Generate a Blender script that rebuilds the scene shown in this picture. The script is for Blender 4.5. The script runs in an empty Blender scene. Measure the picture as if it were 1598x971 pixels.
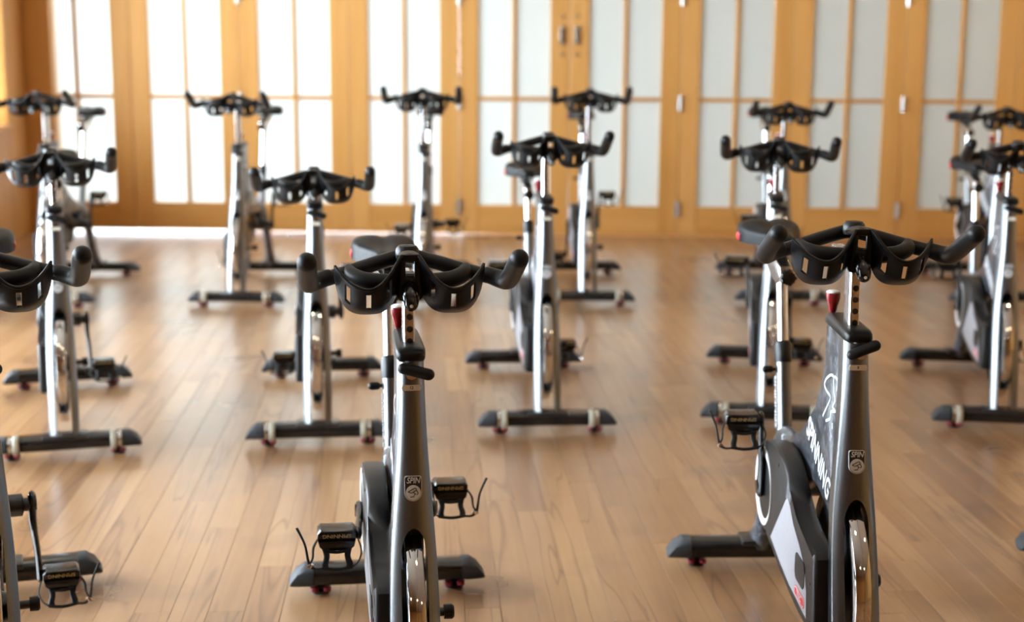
import bpy, bmesh, math, random
from mathutils import Vector, Matrix, Euler

random.seed(7)
scene = bpy.context.scene
COL = scene.collection
PI = math.pi

# ------------------------------------------------------------------ camera
F_PX, W_PX, H_PX = 2300.0, 1598.0, 971.0
CAM_H = 1.42
PITCH = math.atan((485.5 - 50.0) / F_PX)
ROLL = math.radians(0.32)
cam_data = bpy.data.cameras.new('camera')
cam = bpy.data.objects.new('camera', cam_data)
COL.objects.link(cam)
scene.camera = cam
cam_data.sensor_fit = 'HORIZONTAL'
cam_data.sensor_width = 36.0
cam_data.lens = F_PX / W_PX * 36.0
cam_data.clip_end = 200
_f = Vector((0, math.cos(PITCH), -math.sin(PITCH)))
_u = Vector((0, math.sin(PITCH), math.cos(PITCH)))
_r = Vector((1, 0, 0))
_R = math.cos(ROLL) * _r + math.sin(ROLL) * _u
_U = -math.sin(ROLL) * _r + math.cos(ROLL) * _u
cam.matrix_world = Matrix(((_R.x, _U.x, -_f.x, 0), (_R.y, _U.y, -_f.y, 0), (_R.z, _U.z, -_f.z, CAM_H), (0, 0, 0, 1)))
cam_data.dof.use_dof = True
cam_data.dof.focus_distance = 2.85
cam_data.dof.aperture_fstop = 2.9

# ------------------------------------------------------------------ world (overcast daylight)
world = bpy.data.worlds.new('overcast_sky')
scene.world = world
world.use_nodes = True
bg = world.node_tree.nodes['Background']
bg.inputs['Color'].default_value = (0.80, 0.91, 1.0, 1)
bg.inputs['Strength'].default_value = 38.0

# ------------------------------------------------------------------ exposure
scene.view_settings.view_transform = 'Standard'
scene.view_settings.look = 'None'
scene.view_settings.exposure = -0.62
scene.view_settings.gamma = 1.0
scene.view_settings.use_curve_mapping = False
scene.cycles.use_denoising = True
scene.cycles.max_bounces = 10
scene.cycles.diffuse_bounces = 5
scene.cycles.glossy_bounces = 5
scene.cycles.caustics_reflective = False
scene.cycles.caustics_refractive = False
scene.cycles.sample_clamp_indirect = 6.0

# ------------------------------------------------------------------ room dimensions
XL, XR = -3.42, 4.32          # side walls
YF, YB = -3.6, 10.40          # wall behind the camera, door wall (at x = 0)
KB = 0.03                     # the door wall turns slightly towards the camera on the right
ZC = 3.05
WIN_Z1 = 2.62
# (start, end, sill): one window near the corner, then glazed garden doors down to the floor
WINDOWS_LEFT = [(7.75, 10.02, 0.76), (4.75, 7.35, 0.06), (1.75, 4.35, 0.06)]

def area_light(name, loc, rot, sx, sy, power, color):
    d = bpy.data.lights.new(name, 'AREA')
    d.shape = 'RECTANGLE'; d.size = sx; d.size_y = sy; d.energy = power; d.color = color
    o = bpy.data.objects.new(name, d); COL.objects.link(o)
    o.location = loc; o.rotation_euler = rot
    return o
# daylight entering through the windows of the left wall
for _a, _b, _z in WINDOWS_LEFT:
    area_light('window_daylight', (XL - 0.30, (_a + _b) / 2, (_z + WIN_Z1) / 2), (0, -PI / 2, 0),
               WIN_Z1 - _z - 0.05, _b - _a - 0.05, 50.0 * (_b - _a) * (WIN_Z1 - _z), (0.72, 0.87, 1.0))

# ================================================================== materials
MATS = {}
def new_mat(name):
    m = bpy.data.materials.new(name); m.use_nodes = True
    MATS[name] = m
    nt = m.node_tree
    return m, nt, nt.nodes['Principled BSDF']

def simple(name, col, rough=0.5, metal=0.0, spec=0.5, noise=0.0, nscale=60.0, bump=0.0, bscale=400.0, coat=0.0):
    m, nt, b = new_mat(name)
    b.inputs['Base Color'].default_value = (*col, 1)
    b.inputs['Roughness'].default_value = rough
    b.inputs['Metallic'].default_value = metal
    b.inputs['Specular IOR Level'].default_value = spec
    b.inputs['Coat Weight'].default_value = coat
    b.inputs['Coat Roughness'].default_value = 0.12
    tc = nt.nodes.new('ShaderNodeTexCoord')
    if noise > 0:
        n = nt.nodes.new('ShaderNodeTexNoise'); n.inputs['Scale'].default_value = nscale; n.inputs['Detail'].default_value = 4
        nt.links.new(tc.outputs['Object'], n.inputs['Vector'])
        r = nt.nodes.new('ShaderNodeValToRGB')
        r.color_ramp.elements[0].position = 0.3; r.color_ramp.elements[1].position = 0.7
        r.color_ramp.elements[0].color = (*[c * (1 - noise) for c in col], 1)
        r.color_ramp.elements[1].color = (*[min(1, c * (1 + noise)) for c in col], 1)
        nt.links.new(n.outputs['Fac'], r.inputs['Fac']); nt.links.new(r.outputs['Color'], b.inputs['Base Color'])
    if bump > 0:
        n2 = nt.nodes.new('ShaderNodeTexNoise'); n2.inputs['Scale'].default_value = bscale
        nt.links.new(tc.outputs['Object'], n2.inputs['Vector'])
        bp = nt.nodes.new('ShaderNodeBump'); bp.inputs['Strength'].default_value = bump; bp.inputs['Distance'].default_value = 0.001
        nt.links.new(n2.outputs['Fac'], bp.inputs['Height']); nt.links.new(bp.outputs['Normal'], b.inputs['Normal'])
    return m

simple('grey_metallic_paint', (0.15, 0.158, 0.163), 0.30, 0.9, noise=0.14, nscale=900, coat=0.4)
simple('black_rubber', (0.006, 0.006, 0.0062), 0.45, spec=0.22, noise=0.15, nscale=200, bump=0.15, bscale=900)
simple('black_plastic', (0.005, 0.005, 0.0055), 0.38, spec=0.25, noise=0.1, nscale=90)
simple('saddle_vinyl', (0.006, 0.006, 0.0065), 0.40, spec=0.06, noise=0.1, nscale=60)
simple('black_gloss', (0.006, 0.006, 0.0065), 0.22, spec=0.4, noise=0.1, nscale=60, coat=0.3)
simple('guard_plastic', (0.014, 0.013, 0.013), 0.42, spec=0.28, noise=0.1, nscale=80, bump=0.08, bscale=1200)
simple('cap_plastic', (0.030, 0.033, 0.038), 0.5, spec=0.25, noise=0.12, nscale=80)
simple('polished_aluminium', (0.80, 0.81, 0.82), 0.22, 1.0, noise=0.05, nscale=40)
simple('chrome', (0.83, 0.83, 0.83), 0.06, 1.0, noise=0.03, nscale=20)
simple('dark_steel', (0.06, 0.06, 0.062), 0.35, 0.9, noise=0.1, nscale=50)
simple('red_plastic', (0.20, 0.005, 0.007), 0.25, noise=0.1, nscale=60, coat=0.4)
simple('bright_red', (0.62, 0.02, 0.025), 0.4, noise=0.08, nscale=60)
simple('dull_red', (0.22, 0.006, 0.016), 0.45, noise=0.1, nscale=60)
simple('cream_plastic', (0.34, 0.31, 0.24), 0.45, noise=0.12, nscale=60)
simple('white_plastic', (0.80, 0.80, 0.80), 0.35, noise=0.04, nscale=60)
simple('white_print', (0.66, 0.67, 0.69), 0.4, noise=0.05, nscale=200)
simple('grey_print', (0.36, 0.36, 0.39), 0.42, noise=0.06, nscale=120)
simple('gold_print', (0.42, 0.30, 0.12), 0.4, noise=0.1, nscale=300)
simple('black_print', (0.012, 0.012, 0.014), 0.4, noise=0.1, nscale=200)
simple('label_cream', (0.72, 0.69, 0.58), 0.5, noise=0.06, nscale=150)
simple('strap_nylon', (0.012, 0.012, 0.012), 0.7, noise=0.2, nscale=500, bump=0.2, bscale=1500)
simple('hinge_steel', (0.62, 0.60, 0.56), 0.3, 1.0, noise=0.06, nscale=80)
simple('ceiling_paint', (0.50, 0.45, 0.38), 0.8, noise=0.03, nscale=3)
simple('subfloor', (0.05, 0.028, 0.014), 0.8, noise=0.3, nscale=5)
simple('stone_terrace', (0.25, 0.245, 0.23), 0.8, noise=0.08, nscale=2)
simple('rendered_wall', (0.30, 0.24, 0.155), 0.85, noise=0.08, nscale=1.5)  # finish of the unseen blocks added to shade the doors
simple('lamp_metal', (0.6, 0.58, 0.55), 0.35, 1.0, noise=0.05, nscale=30)

# smudged dark paint of the frame plate (chalky scuffs with shapes of their own)
m, nt, b = new_mat('smudged_navy_paint')
tc = nt.nodes.new('ShaderNodeTexCoord')
n = nt.nodes.new('ShaderNodeTexNoise'); n.inputs['Scale'].default_value = 38; n.inputs['Detail'].default_value = 6; n.inputs['Distortion'].default_value = 1.6
nt.links.new(tc.outputs['Object'], n.inputs['Vector'])
r = nt.nodes.new('ShaderNodeValToRGB')
r.color_ramp.elements[0].position = 0.47; r.color_ramp.elements[0].color = (0.020, 0.024, 0.032, 1)
r.color_ramp.elements[1].position = 0.80; r.color_ramp.elements[1].color = (0.20, 0.21, 0.23, 1)
nt.links.new(n.outputs['Fac'], r.inputs['Fac']); nt.links.new(r.outputs['Color'], b.inputs['Base Color'])
b.inputs['Roughness'].default_value = 0.28; b.inputs['Coat Weight'].default_value = 0.3

def wood(name, c_dark, c_mid, c_light, axis='Z', rough=0.35, var=0.16, grain=1.0, coat=0.0, stains=False):
    m, nt, b = new_mat(name)
    N, L = nt.nodes, nt.links
    tc = N.new('ShaderNodeTexCoord'); oi = N.new('ShaderNodeObjectInfo'); geo = N.new('ShaderNodeNewGeometry')
    add = N.new('ShaderNodeMath'); add.operation = 'ADD'
    L.new(oi.outputs['Random'], add.inputs[0]); L.new(geo.outputs['Random Per Island'], add.inputs[1])
    fr = N.new('ShaderNodeMath'); fr.operation = 'FRACT'; L.new(add.outputs[0], fr.inputs[0])
    sc_ = N.new('ShaderNodeVectorMath'); sc_.operation = 'MULTIPLY'
    sc_.inputs[1].default_value = {'Z': (1, 1, 0.055), 'Y': (1, 0.055, 1), 'X': (0.055, 1, 1)}[axis]
    L.new(tc.outputs['Object'], sc_.inputs[0])
    off = N.new('ShaderNodeMath'); off.operation = 'MULTIPLY'; off.inputs[1].default_value = 37.0; L.new(fr.outputs[0], off.inputs[0])
    av = N.new('ShaderNodeVectorMath'); av.operation = 'ADD'; L.new(sc_.outputs[0], av.inputs[0]); L.new(off.outputs[0], av.inputs[1])
    n1 = N.new('ShaderNodeTexNoise'); n1.inputs['Scale'].default_value = 9 * grain; n1.inputs['Detail'].default_value = 5; n1.inputs['Distortion'].default_value = 0.8
    L.new(av.outputs[0], n1.inputs['Vector'])
    n2 = N.new('ShaderNodeTexNoise'); n2.inputs['Scale'].default_value = 70 * grain; n2.inputs['Detail'].default_value = 3
    L.new(av.outputs[0], n2.inputs['Vector'])
    mx = N.new('ShaderNodeMath'); mx.operation = 'MULTIPLY_ADD'; mx.inputs[1].default_value = 0.30; L.new(n2.outputs['Fac'], mx.inputs[0])
    m1 = N.new('ShaderNodeMath'); m1.operation = 'MULTIPLY'; m1.inputs[1].default_value = 0.70; L.new(n1.outputs['Fac'], m1.inputs[0])
    L.new(m1.outputs[0], mx.inputs[2])
    # plank to plank variation
    vv = N.new('ShaderNodeMath'); vv.operation = 'MULTIPLY_ADD'; vv.inputs[1].default_value = var * 2; vv.inputs[2].default_value = -var
    L.new(fr.outputs[0], vv.inputs[0])
    sm = N.new('ShaderNodeMath'); sm.operation = 'ADD'; L.new(mx.outputs[0], sm.inputs[0]); L.new(vv.outputs[0], sm.inputs[1])
    r = N.new('ShaderNodeValToRGB')
    e = r.color_ramp.elements
    e[0].position = 0.25; e[0].color = (*c_dark, 1)
    e[1].position = 0.75; e[1].color = (*c_light, 1)
    k = e.new(0.48); k.color = (*c_mid, 1)
    L.new(sm.outputs[0], r.inputs['Fac'])
    out = r.outputs['Color']
    if stains:
        # thin dark vein lines along the boards and broad scuffs on the varnish
        wv = N.new('ShaderNodeTexNoise'); wv.inputs['Scale'].default_value = 5.5; wv.inputs['Detail'].default_value = 2; wv.inputs['Distortion'].default_value = 1.4
        L.new(av.outputs[0], wv.inputs['Vector'])
        rr = N.new('ShaderNodeValToRGB'); q = rr.color_ramp.elements
        q[0].position = 0.485; q[0].color = (1, 1, 1, 1)
        q[1].position = 0.515; q[1].color = (1, 1, 1, 1)
        kk = q.new(0.50); kk.color = (0.50, 0.42, 0.36, 1)
        L.new(wv.outputs['Fac'], rr.inputs['Fac'])
        mm = N.new('ShaderNodeMix'); mm.data_type = 'RGBA'; mm.blend_type = 'MULTIPLY'; mm.inputs[0].default_value = 0.8
        L.new(out, mm.inputs[6]); L.new(rr.outputs['Color'], mm.inputs[7])
        st = N.new('ShaderNodeTexNoise'); st.inputs['Scale'].default_value = 2.3; st.inputs['Detail'].default_value = 4
        L.new(geo.outputs['Position'], st.inputs['Vector'])
        sr = N.new('ShaderNodeValToRGB'); q = sr.color_ramp.elements
        q[0].position = 0.30; q[0].color = (0.62, 0.61, 0.64, 1); q[1].position = 0.46; q[1].color = (1, 1, 1, 1)
        L.new(st.outputs['Fac'], sr.inputs['Fac'])
        m3 = N.new('ShaderNodeMix'); m3.data_type = 'RGBA'; m3.blend_type = 'MULTIPLY'; m3.inputs[0].default_value = 1.0
        L.new(mm.outputs[2], m3.inputs[6]); L.new(sr.outputs['Color'], m3.inputs[7])
        out = m3.outputs[2]
        rg = N.new('ShaderNodeMath'); rg.operation = 'MULTIPLY_ADD'; rg.inputs[1].default_value = 0.22; rg.inputs[2].default_value = rough - 0.10
        L.new(st.outputs['Fac'], rg.inputs[0]); L.new(rg.outputs[0], b.inputs['Roughness'])
    else:
        b.inputs['Roughness'].default_value = rough
    L.new(out, b.inputs['Base Color'])
    b.inputs['Coat Weight'].default_value = coat
    b.inputs['Coat Roughness'].default_value = 0.27
    b.inputs['Coat IOR'].default_value = 1.75
    bp = N.new('ShaderNodeBump'); bp.inputs['Strength'].default_value = 0.10; bp.inputs['Distance'].default_value = 0.001
    L.new(n2.outputs['Fac'], bp.inputs['Height']); L.new(bp.outputs['Normal'], b.inputs['Normal'])
    return m
wood('floor_wood', (0.215, 0.105, 0.042), (0.295, 0.155, 0.068), (0.37, 0.212, 0.102), 'Y', 0.30, 0.19, 1.0, 1.0, True)
wood('door_wood', (0.41, 0.195, 0.046), (0.50, 0.255, 0.068), (0.56, 0.308, 0.098), 'Z', 0.42, 0.10, 0.8)
wood('rail_wood', (0.41, 0.195, 0.046), (0.50, 0.255, 0.068), (0.56, 0.308, 0.098), 'X', 0.42, 0.10, 0.8)
wood('wall_wood', (0.40, 0.19, 0.055), (0.49, 0.25, 0.078), (0.55, 0.30, 0.10), 'Z', 0.45, 0.10, 0.6)

# frosted glass: lets the daylight through, hides what is behind
m, nt, b = new_mat('frosted_glass')
N, L = nt.nodes, nt.links
tr = N.new('ShaderNodeBsdfTranslucent'); tr.inputs['Color'].default_value = (0.88, 0.90, 0.89, 1)
df = N.new('ShaderNodeBsdfDiffuse'); df.inputs['Color'].default_value = (0.72, 0.74, 0.72, 1)
gl = N.new('ShaderNodeBsdfGlossy'); gl.inputs['Roughness'].default_value = 0.3
tcn = N.new('ShaderNodeTexCoord'); fn = N.new('ShaderNodeTexNoise'); fn.inputs['Scale'].default_value = 300
L.new(tcn.outputs['Object'], fn.inputs['Vector'])
bpn = N.new('ShaderNodeBump'); bpn.inputs['Strength'].default_value = 0.1; bpn.inputs['Distance'].default_value = 0.001
L.new(fn.outputs['Fac'], bpn.inputs['Height']); L.new(bpn.outputs['Normal'], gl.inputs['Normal'])
m1 = N.new('ShaderNodeMixShader'); m1.inputs[0].default_value = 0.28; L.new(tr.outputs[0], m1.inputs[1]); L.new(df.outputs[0], m1.inputs[2])
m2 = N.new('ShaderNodeMixShader'); m2.inputs[0].default_value = 0.04; L.new(m1.outputs[0], m2.inputs[1]); L.new(gl.outputs[0], m2.inputs[2])
L.new(m2.outputs[0], N['Material Output'].inputs['Surface']); N.remove(b)
# clear window glass
m, nt, b = new_mat('clear_glass')
N, L = nt.nodes, nt.links
tp = N.new('ShaderNodeBsdfTransparent'); gl = N.new('ShaderNodeBsdfGlossy'); gl.inputs['Roughness'].default_value = 0.02
lw = N.new('ShaderNodeFresnel'); lw.inputs['IOR'].default_value = 1.3
mx = N.new('ShaderNodeMixShader'); L.new(lw.outputs[0], mx.inputs[0]); L.new(tp.outputs[0], mx.inputs[1]); L.new(gl.outputs[0], mx.inputs[2])
L.new(mx.outputs[0], N['Material Output'].inputs['Surface']); N.remove(b)
# lamp diffuser
m, nt, b = new_mat('lamp_glow')
b.inputs['Base Color'].default_value = (0.9, 0.85, 0.75, 1)
b.inputs['Emission Color'].default_value = (1.0, 0.74, 0.42, 1); b.inputs['Emission Strength'].default_value = 16.0

# ================================================================== mesh helpers (all return mesh data)
def finish(bm, name, mat, smooth=True, angle=40):
    bmesh.ops.remove_doubles(bm, verts=bm.verts, dist=1e-6)
    bmesh.ops.recalc_face_normals(bm, faces=bm.faces)
    if smooth:
        for f in bm.faces: f.smooth = True
        lim = math.radians(angle)
        for e in bm.edges:
            if len(e.link_faces) == 2:
                try:
                    if e.calc_face_angle() > lim: e.smooth = False
                except ValueError: pass
    me = bpy.data.meshes.new(name); bm.to_mesh(me); bm.free()
    me.materials.append(MATS[mat])
    return me

def box_bm(bm, x0, x1, y0, y1, z0, z1, bevel=0.0, seg=2):
    vs = [bm.verts.new((x, y, z)) for x in (x0, x1) for y in (y0, y1) for z in (z0, z1)]
    fs = [(0, 1, 3, 2), (4, 6, 7, 5), (0, 4, 5, 1), (2, 3, 7, 6), (0, 2, 6, 4), (1, 5, 7, 3)]
    ff = [bm.faces.new([vs[i] for i in f]) for f in fs]
    if bevel > 0:
        es = list({e for f in ff for e in f.edges})
        bmesh.ops.bevel(bm, geom=es, offset=bevel, segments=seg, affect='EDGES', profile=0.5)

def box(name, mat, x0, x1, y0, y1, z0, z1, bevel=0.0, seg=2):
    bm = bmesh.new(); box_bm(bm, x0, x1, y0, y1, z0, z1, bevel, seg)
    return finish(bm, name, mat)

def prism_bm(bm, poly, plane, a0, a1, bevel=0.0, seg=3):
    """poly: list of 2D points; plane 'yz' (extrude x), 'xz' (extrude y), 'xy' (extrude z)"""
    def P(p, a):
        if plane == 'yz': return (a, p[0], p[1])
        if plane == 'xz': return (p[0], a, p[1])
        return (p[0], p[1], a)
    lo = [bm.verts.new(P(p, a0)) for p in poly]; hi = [bm.verts.new(P(p, a1)) for p in poly]
    f0 = bm.faces.new(lo); f1 = bm.faces.new(hi[::-1])
    n = len(poly)
    for i in range(n):
        bm.faces.new((lo[i], hi[i], hi[(i + 1) % n], lo[(i + 1) % n]))
    if bevel > 0:
        es = list(f0.edges) + list(f1.edges)
        bmesh.ops.bevel(bm, geom=es, offset=bevel, segments=seg, affect='EDGES', profile=0.5, clamp_overlap=True)

def prism(name, mat, poly, plane, a0, a1, bevel=0.0, seg=3, angle=40):
    bm = bmesh.new(); prism_bm(bm, poly, plane, a0, a1, bevel, seg)
    bmesh.ops.triangulate(bm, faces=[f for f in bm.faces if len(f.verts) > 4])
    return finish(bm, name, mat, True, angle)

def catmull(pts, sub):
    out = []
    n = len(pts)
    for i in range(n - 1):
        p0 = pts[max(i - 1, 0)]; p1 = pts[i]; p2 = pts[i + 1]; p3 = pts[min(i + 2, n - 1)]
        for k in range(sub):
            t = k / sub
            out.append([0.5 * (2 * b + (c - a) * t + (2 * a - 5 * b + 4 * c - d) * t * t + (-a + 3 * b - 3 * c + d) * t ** 3)
                        for a, b, c, d in zip(p0, p1, p2, p3)])
    out.append(list(pts[-1]))
    return out

def tube_bm(bm, pts, radii, seg=12, sub=5, flat=None, round_ends=False, closed=False):
    """pts 3D, radii float or list; flat=(sx, sy): section stretch along (side, up)"""
    if not isinstance(radii, (list, tuple)): radii = [radii] * len(pts)
    pr = [list(p) + [r] for p, r in zip(pts, radii)]
    if closed: pr = pr + [pr[0]]
    cr = catmull(pr, sub) if sub > 1 else pr
    if closed: cr = cr[:-1]
    P = [Vector(c[:3]) for c in cr]; Rr = [c[3] for c in cr]
    if round_ends:
        d0 = (P[0] - P[1]).normalized(); d1 = (P[-1] - P[-2]).normalized()
        a, b2 = [], []
        for th in (75, 50, 25):
            t = math.radians(th)
            a.append((P[0] + d0 * Rr[0] * math.sin(t), Rr[0] * math.cos(t)))
        for th in (25, 50, 75):
            t = math.radians(th)
            b2.append((P[-1] + d1 * Rr[-1] * math.sin(t), Rr[-1] * math.cos(t)))
        P = [q[0] for q in a] + P + [q[0] for q in b2]; Rr = [q[1] for q in a] + Rr + [q[1] for q in b2]
    rings = []
    n = len(P); prev = None
    for i in range(n):
        if closed: t = (P[(i + 1) % n] - P[i - 1]).normalized()
        else: t = (P[min(i + 1, n - 1)] - P[max(i - 1, 0)]).normalized()
        if prev is None:
            up = Vector((0, 0, 1)) if abs(t.z) < 0.9 else Vector((0, 1, 0))
            side = t.cross(up).normalized()
        else:
            side = (prev - t * prev.dot(t)).normalized()
        prev = side
        up = side.cross(t).normalized()
        fx, fy = flat or (1, 1)
        rings.append([bm.verts.new(P[i] + side * math.cos(2 * PI * k / seg) * Rr[i] * fx + up * math.sin(2 * PI * k / seg) * Rr[i] * fy) for k in range(seg)])
    for i in range(n if closed else n - 1):
        A, B = rings[i], rings[(i + 1) % n]
        for k in range(seg):
            bm.faces.new((A[k], A[(k + 1) % seg], B[(k + 1) % seg], B[k]))
    if not closed:
        bm.faces.new(rings[0][::-1]); bm.faces.new(rings[-1])

def tube(name, mat, pts, radii, **kw):
    bm = bmesh.new(); tube_bm(bm, pts, radii, **kw)
    return finish(bm, name, mat)

def lathe_bm(bm, prof, centre, axis='x', seg=32, closed=False):
    """prof: list of (radius, along-axis)"""
    c = Vector(centre)
    def P(r, a, t):
        if axis == 'x': return c + Vector((a, r * math.cos(t), r * math.sin(t)))
        if axis == 'y': return c + Vector((r * math.cos(t), a, r * math.sin(t)))
        return c + Vector((r * math.cos(t), r * math.sin(t), a))
    rings = [[bm.verts.new(P(max(r, 1e-5), a, 2 * PI * k / seg)) for k in range(seg)] for r, a in prof]
    m_ = len(rings)
    for i in range(m_ if closed else m_ - 1):
        A, B = rings[i], rings[(i + 1) % m_]
        for k in range(seg):
            bm.faces.new((A[k], A[(k + 1) % seg], B[(k + 1) % seg], B[k]))

def lathe(name, mat, prof, centre, axis='x', seg=32, closed=False):
    bm = bmesh.new(); lathe_bm(bm, prof, centre, axis, seg, closed)
    return finish(bm, name, mat)

def loft(name, mat, sections, angle=40):
    bm = bmesh.new()
    rings = [[bm.verts.new(p) for p in s] for s in sections]
    n = len(rings[0])
    for A, B in zip(rings, rings[1:]):
        for k in range(n): bm.faces.new((A[k], A[(k + 1) % n], B[(k + 1) % n], B[k]))
    bm.faces.new(rings[0][::-1]); bm.faces.new(rings[-1])
    return finish(bm, name, mat, True, angle)

def text_mesh(name, s, size, mat, M, shear=0.0, weight=0.0, extrude=0.0004, squeeze=1.0, fit=None):
    cu = bpy.data.curves.new(name, 'FONT')
    cu.body = s; cu.size = size; cu.align_x = 'CENTER'; cu.align_y = 'CENTER'
    cu.shear = shear; cu.offset = weight; cu.extrude = extrude; cu.resolution_u = 3
    o = bpy.data.objects.new(name, cu); COL.objects.link(o)
    dg = bpy.context.evaluated_depsgraph_get()
    me = bpy.data.meshes.new_from_object(o.evaluated_get(dg))
    me.name = name
    if fit:
        xs = [v.co.x for v in me.vertices]; squeeze = fit / (max(xs) - min(xs))
    me.transform(M @ Matrix.Diagonal((squeeze, 1, 1, 1)))
    bpy.data.objects.remove(o); bpy.data.curves.remove(cu)
    me.materials.clear(); me.materials.append(MATS[mat])
    return me

def frame(origin, xdir, ydir):
    x = Vector(xdir).normalized(); y = Vector(ydir).normalized(); z = x.cross(y).normalized(); o = Vector(origin)
    return Matrix(((x.x, y.x, z.x, o.x), (x.y, y.y, z.y, o.y), (x.z, y.z, z.z, o.z), (0, 0, 0, 1)))

def put(name, me, parent=None, M=None, label=None):
    o = bpy.data.objects.new(name, me); COL.objects.link(o)
    if parent is not None: o.parent = parent
    if M is not None: o.matrix_local = M
    if label: o['label'] = label
    return o

def structure(o, label=None, cat=None):
    o['kind'] = 'structure'
    if label: o['label'] = label
    if cat: o['category'] = cat
    return o

def empty(name, loc=(0, 0, 0), rz=0.0):
    o = bpy.data.objects.new(name, None); COL.objects.link(o)
    o.location = loc; o.rotation_euler = (0, 0, rz); o.empty_display_size = 0.1
    return o

# ================================================================== floor of single boards
FLOOR_ANG = math.atan((655 - 799) / F_PX)        # the boards run slightly to the left of the view axis
bm = bmesh.new(); box_bm(bm, XL - 0.1, XR + 0.1, YF - 0.1, YB + 0.10, -0.12, -0.0205)
floor = structure(put('floor', finish(bm, 'floor', 'subfloor')), 'tan hardwood strip floor under the exercise bikes', 'floor')
PW, PT = 0.091, 0.020
cA, sA = math.cos(FLOOR_ANG), math.sin(FLOOR_ANG)
def f2w(u, v): return (u * cA + v * sA, -u * sA + v * cA)
LENS = (0.62, 0.88, 1.14, 1.40)
board_mesh = {}
for l in LENS:
    bm = bmesh.new()
    g, h = 0.0003, 0.0009
    w2, l2 = PW / 2 - g, l / 2 - g
    lo = [bm.verts.new((x, y, -PT)) for x, y in ((-w2, -l2), (w2, -l2), (w2, l2), (-w2, l2))]
    mi = [bm.verts.new((x, y, -h)) for x, y in ((-w2, -l2), (w2, -l2), (w2, l2), (-w2, l2))]
    hi = [bm.verts.new((x, y, 0)) for x, y in ((-w2 + h, -l2 + h), (w2 - h, -l2 + h), (w2 - h, l2 - h), (-w2 + h, l2 - h))]
    bm.faces.new(hi); bm.faces.new(lo[::-1])
    for A, B in ((lo, mi), (mi, hi)):
        for k in range(4): bm.faces.new((A[k], A[(k + 1) % 4], B[(k + 1) % 4], B[k]))
    board_mesh[l] = finish(bm, 'plank', 'floor_wood', False)
boards = []
rb = random.Random(21)
ncol = int((XR - XL + 2.6) / PW)
for c in range(ncol):
    u = XL - 1.3 + (c + 0.5) * PW
    v = YF - 0.6 - rb.random() * 1.2
    while v < YB + 0.9:
        l = rb.choice(LENS)
        vc = v + l / 2; v += l
        x, y = f2w(u, vc)
        if XL - 0.06 < x < XR + 0.06 and YF - 0.2 < y:
            ve = (YB - KB * x + 0.09 + u * sA) / cA      # where this row meets the door wall
            if vc - l / 2 > ve - 0.05: continue
            if vc + l / 2 > ve:
                v0 = vc - l / 2; l = ve - v0; vc = v0 + l / 2; x, y = f2w(u, vc)
            boards.append((x, y, u, vc, l))
def board_in_view(x, y):
    d = Vector((x, y, -CAM_H)); z = d.dot(_f)
    if z < 0.3: return False
    px = 799 + F_PX * d.dot(_R) / z; py = 485.5 - F_PX * d.dot(_U) / z
    return -60 < px < 1660 and 330 < py < 1100
vis = sorted([b_ for b_ in boards if board_in_view(b_[0], b_[1]) and b_[4] in LENS], key=lambda b_: b_[1])
near = set(vis[:300])
for b_ in vis[:300]:
    x, y, u, vc, l = b_
    o = put('plank', board_mesh[l], floor)
    o.location = (x, y, rb.uniform(-0.0004, 0.0)); o.rotation_euler = (0, 0, -FLOOR_ANG)
bm = bmesh.new()
for b_ in boards:
    if b_ in near: continue
    x, y, u, vc, l = b_
    w2, l2, h = PW / 2 - 0.0003, l / 2 - 0.0003, 0.0009
    def vv(a, c, z):
        q = f2w(u + a, vc + c); return bm.verts.new((q[0], q[1], z))
    mi = [vv(a, c, -0.012) for a, c in ((-w2, -l2), (w2, -l2), (w2, l2), (-w2, l2))]
    hi = [vv(a, c, 0) for a, c in ((-w2 + h, -l2 + h), (w2 - h, -l2 + h), (w2 - h, l2 - h), (-w2 + h, l2 - h))]
    bm.faces.new(hi)
    for k in range(4): bm.faces.new((mi[k], mi[(k + 1) % 4], hi[(k + 1) % 4], hi[k]))
rest = put('distant_planks', finish(bm, 'distant_planks', 'floor_wood', False), floor)
rest['kind'] = 'stuff'

# ================================================================== ceiling and walls
ceiling = structure(put('ceiling', box('ceiling', 'ceiling_paint', XL - 0.2, XR + 0.2, YF - 0.2, YB + 0.4, ZC, ZC + 0.12)),
                    'plain cream ceiling above the studio', 'ceiling')
bm = bmesh.new()
ys = sorted(WINDOWS_LEFT)
T = 0.20
box_bm(bm, XL - T, XL, YF - 0.2, YB + 0.08, WIN_Z1, ZC)
edges_ = [YF - 0.2] + [e for w in ys for e in w[:2]] + [YB + 0.08]
for i in range(0, len(edges_), 2):
    box_bm(bm, XL - T, XL, edges_[i], edges_[i + 1], -0.02, WIN_Z1)
for w in ys: box_bm(bm, XL - T, XL, w[0], w[1], -0.02, w[2])
structure(put('wall_left', finish(bm, 'wall_left', 'wall_wood', False)), 'golden wood wall with windows at the left edge', 'wall')
structure(put('wall_right', box('wall_right', 'wall_wood', XR, XR + 0.2, YF - 0.2, YB + 0.2, -0.02, ZC)), 'golden wood side wall on the right', 'wall')
structure(put('wall_rear', box('wall_rear', 'wall_wood', XL, XR, YF - 0.2, YF, -0.02, ZC)), 'golden wood wall behind the viewer', 'wall')
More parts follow.
